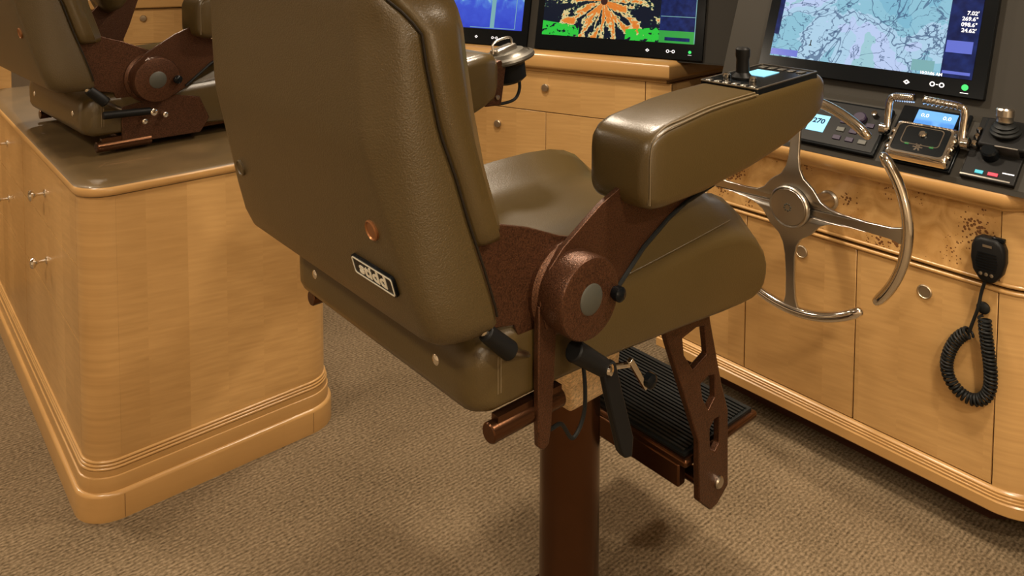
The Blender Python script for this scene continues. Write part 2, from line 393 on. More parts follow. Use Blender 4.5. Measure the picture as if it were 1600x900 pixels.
# stepped base moulding
base_prof = [(.0, .0), (.026, .0), (.026, .064), (.0245, .069), (.0205, .0725), (.0165, .0735), (.0165, .107), (.0155, .1105), (.0125, .112), (.0125, .128)]
for zb_, ob_ in ((.1315, .0100), (.1395, .0078), (.1475, .0056)):
    base_prof += [(ob_+.0035*math.cos(R(a)), zb_+.0036*math.sin(R(a))) for a in (-80, -40, 0, 40, 80)]
base_prof += [(.0, .1525)]
sweep(cp[::-1], base_prof+[(-.01, .1525), (-.01, 0)], closed=True).build('base_moulding', 'wood_solid', cab, smooth=42)
for s_ in ((CX0+RC, CY0-.0235), (CX1-RC, CY0-.0235)):
    MB().box((s_[0]-.0005, s_[1]-.0028, .002), (s_[0]+.0005, s_[1]+.004, .064)).build('joint', 'wood_dark', cab)
top = MB(); tp = rpath(CX0, CX1, CY0, CY1, RC)
tb = [(-.02, .842), (.004, .842), (.010, .846), (.0125, .853), (.0125, .862), (.010, .868), (.004, .872), (-.02, .8725)]
loops = []
for a, z in tb:
    rr = RC+a; loops.append([(x, y, z) for x, y in rpath(CX0-a, CX1+a, CY0-a, CY1+a, max(.01, rr))])
top.loft(loops); ct = top.build('countertop', 'counter', smooth=60)
ct.data.materials.append(M['wood_solid'])
for pgn in ct.data.polygons:
    if abs(pgn.normal.z) < .8 and pgn.center.z < .869: pgn.material_index = 1
tag(ct, 'dark brown top with pale rounded edge lying on the wooden cabinet', 'countertop')
wp = MB().box((.10, 3.86, 0), (.54, 3.9, 1.2)).build('wood_panel', 'wood', bevel=.004)
tag(wp, 'light wood upright panel behind the far end of the cabinet', 'panel')

# ================================================================ helm chair
OX, OY = 1.194, 1.18
chair = thing('helm_chair', 'large olive leather helm chair on a bronze post in the foreground', 'chair', (OX, OY, 0), 'olive leather helm chairs')
MIR = lambda y: 2*OY-y
# --- back shell
SH = [(.924, .622, .302, .716, .316), (.938, .603, .312, .716, .326), (.97, .589, .316, .707, .328), (1.03, .571, .307, .687, .327), (1.10, .553, .296, .662, .325),
      (1.17, .535, .286, .640, .323), (1.225, .5215, .281, .619, .3215), (1.245, .5195, .280, .613, .321), (1.33, .515, .278, .593, .321), (1.375, .514, .278, .586, .320),
      (1.40, .512, .279, .566, .312), (1.42, .511, .279, .545, .300), (1.47, .512, .268, .530, .282), (1.60, .520, .235, .532, .246), (1.63, .530, .20, .536, .21)]
def shell_loop(z, g=0):
    xr, hw, xs, ws = lerp(SH, z)
    half = [(xr, 0), (xr, hw*.5), (xr+.0005, hw-.024), (xr+.0022, hw-.013), (xr+.0045, hw-.007), (xr+min(.010, .18*(xs-xr)), hw-.0005), (xr+min(.024, .36*(xs-xr)), hw+.35*(ws-hw)+.003),
            (xr+.5*(xs-xr), hw+.72*(ws-hw)+.003), (xs-min(.010, .2*(xs-xr)), ws), (xs-.002, ws-.004), (xs, ws-.016)]
    r_ = [(x, OY-d, z) for x, d in half]; l_ = [(x, OY+d, z) for x, d in half[:0:-1]]
    return r_+[(xs, OY-.1, z), (xs, OY+.1, z)]+l_
zs = [.924, .9275, .938, .952, .97, 1.0, 1.03, 1.065, 1.10, 1.135, 1.17, 1.205, 1.225, 1.245, 1.285, 1.33, 1.36, 1.375, 1.40, 1.42, 1.47, 1.54, 1.60, 1.63]
shell = MB().loft([shell_loop(z) for z in zs]).build('back_shell', 'leather', chair, smooth=50)
# --- back cushion
FX = [(1.02, .765), (1.068, .752), (1.163, .722), (1.254, .703), (1.335, .690), (1.415, .680), (1.6, .672), (1.75, .68)]
def cush_loop(z, k=1.0):
    xr, hw, xs, ws = lerp(SH, z); xf = lerp(FX, z)[0]
    if z > 1.42: ws = max(ws, lerp([(1.42, .312), (1.62, .30), (1.72, .25)], z)[0])
    xs += .001; ws *= k; cx = (xs+xf)/2
    half = [(xs, ws-.03), (xs, ws-.012), (xs+.006, ws-.003), (xs+.025, ws+.002), (cx+.005, ws), (xf-.030, ws-.010), (xf-.010, ws-.028), (xf, ws-.06), (xf-.006, ws-.11), (xf-.024, ws*.5), (xf-.026, 0)]
    r_ = [(x, OY-d, z) for x, d in half]; l_ = [(x, OY+d, z) for x, d in half[-2::-1]]
    return r_+l_
cz = [1.055, 1.059, 1.068, 1.085, 1.12, 1.163, 1.21, 1.254, 1.30, 1.335, 1.375, 1.40, 1.42, 1.47, 1.54, 1.6, 1.66, 1.70, 1.72]
ck = [.955, .98, .995, 1, 1, 1, 1, 1, 1, 1, 1, 1, 1, 1, 1, 1, .98, .93, .85]
MB().loft([cush_loop(z, k) for z, k in zip(cz, ck)]).build('back_cushion', 'leather_soft', chair, smooth=60)
for sg in (-1, 1):
    pts = []
    for i in range(31):
        z = .95+i*(1.42-.95)/30; xr, hw, xs, ws = lerp(SH, z); pts.append((xs-.0012, OY+sg*(ws-.0005), z))
    MB().tube(pts, .0020, 8).build('piping', 'piping', chair)
# back plugs + badge
for (y, z) in ((1.425, 1.070), (.940, 1.092)):
    x = lerp(SH, z)[0]
    ax = V((-1, 0, -.2))
    o = MB().lathe((x-.0005, y, z), ax, ((.0155, -.004), (.0155, .002), (.0135, .0035), (.012, .0015), (.001, .0015)), 24).build('plug', 'brass_plug' if y < 1 else 'leather', shell)
by, bz = .966, 1.0145
bx = lerp(SH, bz)[0]
slope = V((lerp(SH, 1.045)[0]-lerp(SH, .985)[0], 0, .06)).normalized()
F = frame(V((bx-.001, by, bz)), (0, -1, 0), slope, V((0, -1, 0)).cross(slope))
bw = curve_plate(rrect(.058, .0165, .006), [], .005, lambda a, b, h: F(a, b, h+.0015), 'badge', 'blackgloss', chair, bevel=.0008)
bw['label'] = 'small black nameplate with silver rim'
curve_plate(rrect(.0555, .0142, .0045), [rrect(.0538, .0125, .0035)], .001, lambda a, b, h: F(a, b, h+.0045), 'badge_rim', 'badge_letter', bw)
text('stidd', .0275, lambda a, b, h: F(a*1.45, b+.0005, h+.0044), 'badge_lettering', 'badge_letter', bw, .0005, bold=.0006)
# --- seat cushion
def seat_prof(y):
    d = abs(y-OY); W = .298
    e = W-d                                   # distance to the side
    ins = 0 if e > .012 else .012-math.sqrt(max(0, .012**2-(.012-e)**2))
    rp = 0 if e > .035 else .035-math.sqrt(max(0, .035**2-(.035-e)**2))     # plan rounding of the rear corners
    bol = math.exp(-((d-.225)/.05)**2)
    zt = .918+.052*bol-max(0, (d-.235)/.06)*.030
    rear = [(.696, .790), (.689, .805), (.688, .83), (.688, .855), (.692, .880), (.712, .894)]
    zm = zt-.741
    topp = [(.80, zt-.002), (.95, zt-.004), (1.05, zt), (1.16, zt+.006), (1.26, zt+.008), (1.34, zt+.003), (1.39, .741+zm*.965), (1.43, .741+zm*.885), (1.462, .741+zm*.76), (1.484, .741+zm*.60), (1.495, .741+zm*.43), (1.494, .741+zm*.27), (1.485, .741+zm*.13), (1.468, .741+zm*.04), (1.442, .741)]
    bot = [(1.40, .7415), (1.33, .746), (1.20, .758), (1.0, .774), (.85, .781), (.715, .783)]
    P = [(x+rp*max(0, min(1, (.80-x)/.1)), z) for x, z in rear+topp+bot]; n_ = len(P); out = []
    for i_ in range(n_):
        a, c = P[i_-1], P[(i_+1) % n_]; tx, tz = c[0]-a[0], c[1]-a[1]; L_ = math.hypot(tx, tz)
        out.append((P[i_][0]+tz/L_*ins, y, P[i_][1]-tx/L_*ins))
    return out
ys = []
for t in (0, .0012, .005, .012, .02, .03, .05, .075, .1, .13, .17, .22, .26): ys.append(OY-.298+t)
ys += [OY]+[MIR(y) for y in ys[::-1]]
seat = MB().loft([seat_prof(y) for y in ys]).build('seat_cushion', 'leather_soft', chair, smooth=55)
# seams on the seat: rear corner and side welt
for dx in (0, .006):
    MB().tube([(.737+dx, OY-.2978, z) for z in (.810, .83, .85, .868)], .0012, 6).build('stitching', 'thread', seat)
for sg in (-1, 1):
    pts = [(1.0+.36*i/20, OY+sg*(.2935-.004*(i/20)**3), .905+.024*i/20) for i in range(21)]
    MB().tube(pts, .0014, 6).build('welt', 'leather', seat)
for y, z in ((1.385, .842), (.976, .842)):
    MB().lathe((.6895, y, z), (-1, 0, 0), ((.009, 0), (.009, .002), (.006, .004), (.001, .0045)), 14).build('screw', 'chrome', seat)
# --- rails, pan, swivel, post
for y in (.887, MIR(.887)):
    r_ = MB(); r_.lathe((.722, y, .752), (1, 0, 0), ((.014, 0), (.016, .002), (.016, .15), (.014, .152)), 16)
    r_.box((.735, y-.008, .756), (.87, y+.008, .776)); r_.build('slide_rail', 'bronze_smooth', chair)
MB().box((.80, .93, .748), (1.36, MIR(.93), .764)).build('seat_pan', 'bronze_smooth', chair, bevel=.003)
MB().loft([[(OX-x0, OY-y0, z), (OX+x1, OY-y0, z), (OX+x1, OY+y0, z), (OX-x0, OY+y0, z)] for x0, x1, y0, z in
    ((.16, .01, .14, .75), (.16, .01, .14, .66), (.10, .05, .10, .58), (.066, .066, .066, .51))]).build('swivel_housing', 'bronze_lit', chair, bevel=.010, seg=3)
MB().lathe((OX, OY, 0), (0, 0, 1), ((.0665, .012), (.0665, .54), (.074, .55), (.074, .58)), 48).build('post', 'bronze_smooth', chair)
fb = MB().lathe((OX, OY, 0), (0, 0, 1), ((.108, 0), (.108, .008), (.104, .011), (.074, .012), (.068, .016)), 48).build('base_flange', 'bronze_smooth', chair)
for k in range(8):
    a = 2*math.pi*k/8+.2
    MB().lathe((OX+.092*math.cos(a), OY+.092*math.sin(a), .011), (0, 0, 1), ((.008, 0), (.008, .005), (.006, .006), (.001, .006)), 6).build('bolt', 'steel', fb)
# --- side plates, hubs, arms (right = side facing the camera)
def XZ(y): return lambda a, b, h: (a, y+h, b)
plate = [(.655, 1.085), (.72, 1.078), (.80, 1.052), (.868, 1.022), (.935, 1.0), (.95, .95), (.93, .88), (.885, .845), (.835, .845), (.812, .80), (.790, .80), (.776, .83), (.783, .872), (.772, .905), (.70, .92), (.68, .97)]
hang = [(.806, .93), (.845, .925), (.842, .845), (.834, .72), (.830, .700), (.818, .694), (.808, .702), (.806, .74)]
arm_pl = [(.826, .985), (.855, 1.012), (.942, 1.062), (1.0, 1.085), (1.30, 1.085), (1.255, 1.035), (1.17, 1.018), (1.119, 1.000), (1.05, .965), (.985, .905), (.94, .88), (.875, .868), (.82, .89), (.806, .935)]
for sg in (1, -1):
    f = (lambda y: y) if sg == 1 else MIR
    right = sg == 1
    o = curve_plate(plate, [], .008, XZ(f(.888)), 'side_plate', 'bronze', chair, bevel=.0015)
    curve_plate(hang, [], .012, XZ(f(.872)), 'hanger_plate', 'bronze', chair, bevel=.002)
    hub = MB().lathe((.874, f(.902), .938), (0, -sg, 0), ((.072, 0), (.0745, .004), (.0745, .010), (.071, .012), (.071, .016), (.0745, .018), (.0745, .026), (.070, .029), (.0665, .032), (.0665, .078), (.064, .082), (.060, .083), (.001, .083)), 56).build('arm_hub', 'bronze', chair, smooth=40)
    MB().lathe((.874, f(.8195), .938), (0, -sg, 0), ((.025, -.004), (.025, .001), (.022, .003), (.001, .0035)), 32).build('hub_cap', 'capgrey', hub)
    MB().lathe((.928, f(.825), .934), (0, -sg, 0), ((.010, 0), (.010, .010), (.0125, .011), (.0125, .020), (.009, .023), (.001, .024)), 14).build('stop_bolt', 'blackgloss', hub)
    if right:
        ap = curve_plate(arm_pl, [], .010, XZ(f(.868)), 'arm_plate', 'bronze', chair, bevel=.0015)
        MB().tube([(.972, .861, .902), (1.05, .861, .962), (1.119, .861, .998), (1.17, .861, 1.016), (1.255, .861, 1.032)], .0042, 8).build('edge_strip', 'rubber', ap)
# right arm pad
AP = [(.988, 1.075, 1.140, .046), (.9925, 1.060, 1.158, .060), (1.000, 1.053, 1.170, .066), (1.015, 1.0485, 1.180, .0705), (1.04, 1.047, 1.188, .0725), (1.15, 1.050, 1.203, .0725), (1.22, 1.058, 1.208, .0725), (1.30, 1.067, 1.211, .0725),
      (1.43, 1.090, 1.216, .0725), (1.52, 1.118, 1.220, .0725), (1.552, 1.133, 1.220, .071), (1.568, 1.145, 1.217, .067), (1.577, 1.158, 1.210, .060), (1.580, 1.172, 1.200, .05)]
YC = .8725
def pad_loop(x, zb, zt, hw, yc):
    h = (zt-zb)/2; c = (zt+zb)/2
    r = min(.022, h*.8); pts = rrect(hw, h, r, 5)
    return [(x, yc-a, c+b_) for a, b_ in pts]
pad = MB().loft([pad_loop(*a, YC) for a in AP]).build('arm_pad', 'leather_soft', chair, smooth=60)
# pad seams
for off in (0, .0055):
    pts = [(.9985, YC-.066+off*.6, z) for z in (1.062, 1.10, 1.14)]+[(1.006, YC-.0665+off, 1.166)]
    pts += [(x, YC-.0705+off*1.3, lerp(AP, x)[1]-.0035+off*.5) for x in (1.04, 1.08, 1.12, 1.16, 1.2, 1.24, 1.28, 1.31)]
    MB().tube(smoothpath(pts, 4), .0013, 6).build('stitching', 'thread', pad)
MB().lathe((1.045, .832, 1.049), (0, 0, -1), ((.007, -.004), (.007, .005), (.004, .007), (.001, .007)), 12).build('pad_screw', 'chrome', pad)
# control panel on the pad
sl = V((.23, 0, .0095)).normalized(); F = frame((1.43, YC, 1.2115), sl, (0, 1, 0), sl.cross(V((0, 1, 0))))
cpn = curve_plate(rrect(.115, .066, .006), [], .014, lambda a, b, h: F(a, b, h+.002), 'control_panel', 'blackgloss', chair, bevel=.0015)
curve_plate(rrect(.115, .066, .006), [rrect(.111, .062, .004)], .002, lambda a, b, h: F(a, b, h+.0097), 'panel_rim', 'steel', cpn)
MB().obox(F(0, 0, .009), sl, (0, 1, 0), sl.cross(V((0, 1, 0))), (-.005, .055), (-.012, .038), (0, .0012)).build('panel_display', 'lcd_light', cpn)
for i in range(6):
    MB().obox(F(-.106, -.050+i*.020, .009), sl, (0, 1, 0), sl.cross(V((0, 1, 0))), (-.004, .009), (-.006, .006), (0, .003)).build('key', 'steel', cpn, bevel=.001)
for i in range(5):
    MB().obox(F(.082, -.045+i*.022, .009), sl, (0, 1, 0), sl.cross(V((0, 1, 0))), (-.008, .012), (-.007, .007), (0, .002)).build('key', 'dial', cpn, bevel=.0008)
js = F(-.045, .012, .009)
jk = MB().lathe(js, (0, 0, 1), ((.021, 0), (.021, .004), (.016, .010), (.0135, .013), (.0125, .040), (.0145, .047), (.0145, .060), (.011, .064), (.001, .0645)), 20).build('joystick', 'black', cpn)
for dy in (-.03, .03):
    MB().lathe(js+V((-.01, dy, 0)), (0, 0, 1), ((.008, 0), (.008, .006), (.005, .009), (.001, .009)), 14).build('button', 'chrome', cpn)
# left arm pad with the round controller at its front
AL = [(.985, 1.06, 1.15, .05), (1.0, 1.045, 1.18, .066), (1.04, 1.045, 1.20, .0725), (1.10, 1.075, 1.220, .0725), (1.15, 1.095, 1.226, .0725), (1.185, 1.108, 1.224, .068), (1.203, 1.125, 1.212, .055)]
YL = 1.50
lpad = MB().loft([pad_loop(*a, YL) for a in AL]).build('arm_pad', 'leather_soft', chair, smooth=60)
lplate = curve_plate([(.826, .985), (.942, 1.062), (1.0, 1.085), (1.16, 1.11), (1.12, 1.04), (1.05, .965), (.985, .905), (.875, .868), (.82, .89)], [], .010, XZ(MIR(.868)), 'arm_plate', 'bronze', chair, bevel=.0015)
br = curve_plate([(1.170, 1.095), (1.220, 1.093), (1.235, 1.185), (1.220, 1.205), (1.197, 1.20), (1.185, 1.16)], [], .05, XZ(1.475), 'controller_bracket', 'bronze', chair, bevel=.003)
MB().lathe((1.205, 1.4485, 1.115), (0, -1, 0), ((.006, 0), (.006, .004), (.001, .005)), 10).build('screw', 'steel', br)
tl = V((.10, -.05, 1)).normalized(); dc = V((1.278, 1.50, 1.190))
tax = V((-.22, .10, 1)).normalized()
ctl = MB().lathe(dc-tax*.055, tax, ((.030, 0), (.042, .008), (.046, .045), (.055, .054)), 28).build('controller_body', 'black', chair)
dl = MB().lathe(dc, tax, ((.062, 0), (.074, .003), (.076, .008), (.074, .014), (.065, .018), (.063, .015), (.056, .018), (.050, .026), (.001, .027)), 40).build('controller_dial', 'dial', ctl)
t1 = tax.cross(V((0, 1, 0))).normalized(); t2 = tax.cross(t1)
MB().obox(dc, t1, t2, tax, (-.034, .034), (-.016, .016), (.022, .040)).build('dial_grip', 'steel', dl, bevel=.005)
MB().obox(dc, t1, t2, tax, (-.044, -.020), (-.030, -.012), (.022, .032)).build('dial_button', 'steel', dl, bevel=.002)
MB().tube(smoothpath([dc+V((.035, -.01, -.045)), dc+V((.036, -.01, -.075)), dc+V((.020, -.01, -.098)), dc+V((-.02, -.01, -.104)), dc+V((-.065, -.01, -.100))], 8), .0042, 8).build('controller_cable', 'rubber', ctl)
MB().tube(smoothpath([dc+tax*.03+t1*-.03, dc+tax*.055+t1*-.028, dc+tax*.056+t1*.025, dc+tax*.03+t1*.035], 6), .003, 8).build('dial_loop', 'steel', dl)
# recline lever, knobs, chrome lever, cable
lv = MB().cyl((.862, .846, .850), (.921, .834, .805), .0185, 20, .0155).build('recline_lever', 'black', chair, bevel=.003)
a_ = V((.927, .830, .795)); e_ = V((.964, .820, .646)); dd = (e_-a_).normalized(); sd = dd.cross(V((0, 1, 0))).normalized()
bl = curve_plate([(-.016, -.015), (.014, -.020), (.016, .03), (.0165, .135), (.010, .150), (-.006, .158), (-.018, .130), (-.016, .04)], [], .014, lambda a, b, h: a_-sd*a+dd*b+V((0, h, 0)), 'lever_blade', 'black', lv, bevel=.003)
MB().lathe((.921, .823, .806), (.35, -1, .1), ((.009, 0), (.009, .005), (.005, .007), (.001, .007)), 12).build('lever_screw', 'chrome', lv)
kb = MB().cyl((.700, .868, .925), (.745, .862, .882), .0135, 16, .0155).build('release_knob', 'black', chair, bevel=.003)
MB().cyl((.694, .869, .931), (.702, .868, .923), .0085, 12).build('knob_tip', 'chrome', kb)
MB().cyl((.745, .862, .882), (.83, .90, .83), .006, 10).build('knob_rod', 'steel', kb)
cl = MB().tube([(.985, .905, .748), (1.02, .90, .742), (1.063, .895, .733)], .0055, 10).build('height_lever', 'chrome', chair)
MB().obox((1.052, .888, .745), V((.55, 0, -.83)).normalized(), (0, 1, 0), V((.83, 0, .55)), (-.005, .078), (-.004, .004), (-.005, .005)).build('lever_bar', 'chrome', cl, bevel=.001)
MB().lathe((1.103, .885, .692), (0, -1, 0), ((.008, -.01), (.014, -.006), (.014, .006), (.008, .010)), 14).build('lever_knob', 'blackgloss', cl)
MB().lathe((1.03, .91, .705), (0, -1, 0), ((.010, -.01), (.014, 0), (.010, .010), (.001, .011)), 10).build('clamp_nut', 'black', cl)
MB().tube(smoothpath([(.835, .885, .76), (.850, .89, .705), (.880, .89, .700), (.908, .89, .664), (.935, .89, .70), (.942, .90, .77), (.95, .93, .80)], 7), .0036, 8).build('cable', 'rubber', chair)
# --- footrest
fr = MB().box((1.335, .972, .368), (1.615, MIR(.958), .386)).build('footrest_tray', 'bronze_smooth', chair, bevel=.006)
mat_ = MB().box((1.345, .984, .386), (1.606, MIR(.970), .392))
x = 1.352
while x < 1.595:
    mat_.box((x, .990, .392), (x+.0065, MIR(.976), .3965)); x += .0118
mt_ = mat_.build('ribbed_mat', 'rubber', fr, smooth=0)
MB().cyl((1.40, .962, .315), (1.40, MIR(.962), .315), .017, 20).build('footrest_bar', 'bronze_smooth', chair)
MB().box((1.335, .99, .318), (1.36, MIR(.99), .37)).build('footrest_lip', 'bronze_smooth', chair, bevel=.004)
outer = [(1.215, .752), (1.372, .752), (1.384, .69), (1.431, .531), (1.457, .463), (1.463, .288), (1.425, .264), (1.396, .262), (1.356, .300), (1.350, .436), (1.243, .683)]
holes = [[(1.288, .683), (1.333, .690), (1.364, .683), (1.375, .618), (1.326, .601), (1.294, .645)],
         [(1.353, .560), (1.383, .568), (1.404, .562), (1.407, .510), (1.384, .490), (1.361, .526)],
         [(1.390, .450), (1.405, .462), (1.424, .460), (1.426, .400), (1.409, .387), (1.392, .400)]]
for y in (.958, MIR(.958)):
    p_ = curve_plate(outer, holes, .016, XZ(y), 'footrest_bracket', 'bronze', chair, bevel=.0025)
    MB().lathe((1.422, y-.008 if y < 1 else y+.008, .315), (0, -1 if y < 1 else 1, 0), ((.014, 0), (.014, .005), (.011, .008), (.001, .009)), 16).build('bolt', 'steel', p_)

# --- the second chair, mounted on the cabinet
SKIP = {'hanger_plate', 'post', 'base_flange', 'swivel_housing', 'footrest_tray', 'footrest_bar', 'footrest_lip', 'footrest_bracket', 'badge', 'height_lever', 'cable', 'recline_lever'}
def copy_tree(o, parent, skip=()):
    c = o.copy(); col.objects.link(c); c.parent = parent
    for ch in list(o.children):
        if ch.name.split('.')[0] not in skip: copy_tree(ch, c, skip)
    return c
ch2 = copy_tree(chair, None, SKIP)      # its own parts are added at the first chair's place, then it is moved
tag(ch2, 'olive leather helm chair mounted on top of the wooden cabinet, behind the near chair', 'chair', 'olive leather helm chairs')
for o in list(ch2.children):      # its far arm is swung up
    if o.data in (lpad.data, lplate.data):
        pv = V((.874-OX, 0, .938)); o.matrix_basis = Matrix.Translation(pv) @ Matrix.Rotation(R(-24), 4, 'Y') @ Matrix.Translation(-pv)
    elif o.data in (br.data, ctl.data):
        for g in list(o.children_recursive)+[o]: bpy.data.objects.remove(g)
MB().lathe((OX, OY, .732), (0, 0, 1), ((.15, 0), (.15, .006), (.12, .010), (.10, .017)), 32).build('swivel_base', 'bronze_smooth', ch2)
l2 = MB().cyl((.86, .842, .845), (.73, .846, .85), .011, 14).build('recline_lever', 'black', ch2, bevel=.002)
MB().lathe((.865, .833, .842), (0, -1, 0), ((.010, 0), (.010, .004), (.005, .006), (.001, .006)), 12).build('lever_screw', 'chrome', l2)
for dx, dz in ((.905, .826), (.845, .815)):
    MB().lathe((dx, .850, dz), (0, -1, 0), ((.008, -.02), (.008, .003), (.004, .005), (.001, .005)), 12).build('screw', 'chrome', ch2)
lp_ = [(.79, .86), (.93, .88), (1.02, .86), (1.05, .79), (1.02, .748), (.79, .752)]
curve_plate([(a, b) for a, b in lp_], [], .008, XZ(.880), 'lower_plate', 'bronze', ch2, bevel=.0015)
ch2.location = (OX-.200, OY+1.600, .146); ch2.rotation_euler = (0, 0, R(4))

# ================================================================ helm console (right)
con = thing('helm_console', 'light wood helm console with burl band and doors, behind the steering wheel', 'console', (2.4, 1.1, 0))
XF = 2.115; YE = 1.66
foot = [(2.135, YE), (2.135, .63), (2.14, .595), (2.155, .565), (2.18, .535), (2.40, .315), (3.05, .315), (3.05, YE)]
MB().loft([[(x, y, z) for x, y in foot] for z in (.10, .90)]).build('carcass', 'wood_dark', con)
MB().loft([[(x, y, z) for x, y in [(2.22, YE), (2.22, .66), (2.46, .42), (3.0, .42), (3.0, YE)]] for z in (0, .10)]).build('toe_kick', 'wood_dark', con)
cpath = [(XF, .627), (XF+.001, .612), (XF+.006, .592), (XF+.014, .574), (XF+.026, .557), (XF+.042, .540), (2.38, .317)]
sweep(cpath, [(0, .157), (0, .645), (-.018, .645), (-.018, .157)]).build('corner_post', 'wood', con, smooth=40)
sweep(cpath, [(0, .672), (0, .852), (-.018, .852), (-.018, .672)]).build('upper_corner_post', 'wood', con, smooth=40)
for y0, y1, ky in ((.630, .9765, .798), (.9795, 1.3235, 1.141), (1.3265, YE, 1.49)):
    d = MB().box((XF, y0, .1595), (XF+.018, y1, .643)).build('door', 'wood', con, bevel=.001, seg=1)
    if ky: MB().lathe((XF, ky, .587), (-1, 0, 0), ((.0185, 0), (.0185, .003), (.016, .005), (.0145, .0035), (.001, .003)), 28).build('latch', 'satin_nickel', d)
bp_ = MB().box((XF, .629, .672), (XF+.018, YE, .852)).build('burl_panel', 'burl', con); bp_['label'] = 'burl veneer band with dark speckles'
full = [(XF, YE), (XF, .640)]+cpath
def bead(zc, r, o=0): return [(o+r*math.cos(R(a)), zc+r*math.sin(R(a))) for a in range(-90, 91, 30)]+[(-.012, zc+r), (-.012, zc-r)]
sweep(full, bead(.6495, .0055)).build('lower_bead', 'wood_solid', con, smooth=60)
sweep(full, bead(.6665, .0050)).build('upper_bead', 'wood_solid', con, smooth=60)
btp = [(-.01, .098), (.012, .098), (.016, .102), (.016, .128), (.013, .1315), (.0135, .137), (.0105, .1385), (.011, .144), (.008, .1455), (.0085, .1505), (.004, .1525), (0, .157), (-.01, .157)]
sweep(full, btp).build('base_trim', 'wood_solid', con, smooth=40)
nose = [(XF, YE), (XF, .628), (2.40, .343)]
sweep(nose, [(-.02, .852), (.022, .852), (.028, .858), (.030, .863), (.036, .866), (.041, .874), (.043, .885), (.041, .897), (.034, .905), (.020, .909), (-.06, .909), (-.06, .852)]).build('nosing', 'wood_solid', con, smooth=50)
# dash housing: instrument slope + screen wall
dprof = [(2.075, .900), (2.080, .913), (2.222, 1.030), (2.268, 1.036), (2.51, 1.70), (3.05, 1.70), (3.05, .90)]
MB().loft([[(x, y, z) for x, z in dprof] for y in (.36, 1.53)]).build('dash_housing', 'dash', con, smooth=20)
# monitors
def monitor(name, label, org, u, v, W, Hh, kind, parts, depth=.02):
    """org: bottom centre on the dash face; u across (viewer's right), v up the screen"""
    u, v = V(u).normalized(), V(v).normalized(); n = u.cross(v)
    t = thing(name, label, 'monitor', org, 'helm monitors')
    F = frame(org, u, v, n)
    o = curve_plate([(a, b+Hh/2) for a, b in rrect(W/2, Hh/2, .004)], [], depth, lambda a, b, h: F(a, b, h+depth/2), 'bezel', 'blackgloss', t, bevel=.002)
    return t, F, n
def glass(t, F, x0, x1, y0, y1, h, mat, name):
    """a lit area of the display; mesh in its own plane so the picture runs in metres across and up"""
    me = bpy.data.meshes.new(name); w2, h2 = (x1-x0)/2, (y1-y0)/2
    me.from_pydata([(-w2, -h2, 0), (w2, -h2, 0), (w2, h2, 0), (-w2, h2, 0)]+[(-w2, -h2, -.001), (w2, -h2, -.001), (w2, h2, -.001), (-w2, h2, -.001)], [],
                   [(0, 1, 2, 3), (7, 6, 5, 4), (0, 4, 5, 1), (1, 5, 6, 2), (2, 6, 7, 3), (3, 7, 4, 0)])
    o = bpy.data.objects.new(name, me); col.objects.link(o); me.materials.append(M[mat]); o.parent = t
    c = F((x0+x1)/2, (y0+y1)/2, h)-t.location
    uu = (F(1, 0, 0)-F(0, 0, 0)); vv = (F(0, 1, 0)-F(0, 0, 0)); nn = uu.cross(vv)
    mm = Matrix((uu, vv, nn)).transposed().to_4x4(); mm.translation = c; o.matrix_basis = mm
    return o
def icon(t, F, kind, x, y, h, s=1.0, mat='white'):
    P = lambda a, b, hh: F(x+a*s, y+b*s, h+hh)
    if kind == 'diamond': curve_plate([(-.009, 0), (0, -.007), (.009, 0), (0, .007)], [[(-.004, 0), (0, .003), (.004, 0), (0, -.003)]], .0006, P, 'key_icon', mat, t)
    if kind == 'dial':
        ring = [(.007*math.cos(2*math.pi*k/16), .007*math.sin(2*math.pi*k/16)) for k in range(16)]; inr = [(.004*a/.007, .004*b/.007) for a, b in ring]
        curve_plate([(a-.012, b) for a, b in ring], [[(a-.012, b) for a, b in inr]], .0006, P, 'key_icon', mat, t)
        curve_plate([(a+.012, b) for a, b in ring], [[(a+.012, b) for a, b in inr]], .0006, P, 'key_icon', mat, t)
        curve_plate([(-.003, -.001), (.003, -.001), (.003, .001), (-.003, .001)], [], .0006, P, 'key_icon', mat, t)
    if kind == 'power':
        ring = [(.0085*math.cos(2*math.pi*k/20), .0085*math.sin(2*math.pi*k/20)) for k in range(20)]
        curve_plate(ring, [], .0006, P, 'power_key', 'green_led', t)
        curve_plate([(-.010, -.0165), (.010, -.0165), (.010, -.0145), (-.010, -.0145)], [], .0006, P, 'key_caption', mat, t)
tv = V((math.sin(R(20)), 0, math.cos(R(20))))
u_r = V((0, -1, 0)); base = V((2.268+.040*.364, 1.058, 1.036+.040))
mr, F, n = monitor('chart_monitor', 'wide monitor above the steering wheel showing a pale blue sea chart', base-u_r*0, u_r, tv, .664, .44, 'chart', None)
h = .0215
glass(mr, F, -.298, .218, .048, .40, h, 'scr_chart', 'chart_picture')
glass(mr, F, .218, .298, .048, .40, h, 'scr_navy', 'side_bar')
glass(mr, F, .222, .288, .118, .152, h+.001, 'scr_violet', 'depth_graph')
glass(mr, F, .222, .292, .058, .066, h+.001, 'scr_violet', 'graph_line')
glass(mr, F, -.296, -.205, .052, .072, h+.001, 'scr_violet', 'scale_bar')
glass(mr, F, .14, .20, .056, .088, h+.001, 'scr_teal', 'land_patch')
glass(mr, F, -.298, -.282, .12, .40, h+.0008, 'scr_navy', 'tool_strip')
for i, s_ in enumerate(('7.02\u2032', '269.6\u00b0', '098.6\u00b0', '24.62\u2032')):
    text(s_, .0155, lambda a, b, hh, i=i: F(.291+a, .232-i*.0165+b, h+.0012+hh), 'readout', 'white', mr, .0002, 'RIGHT', .0003)
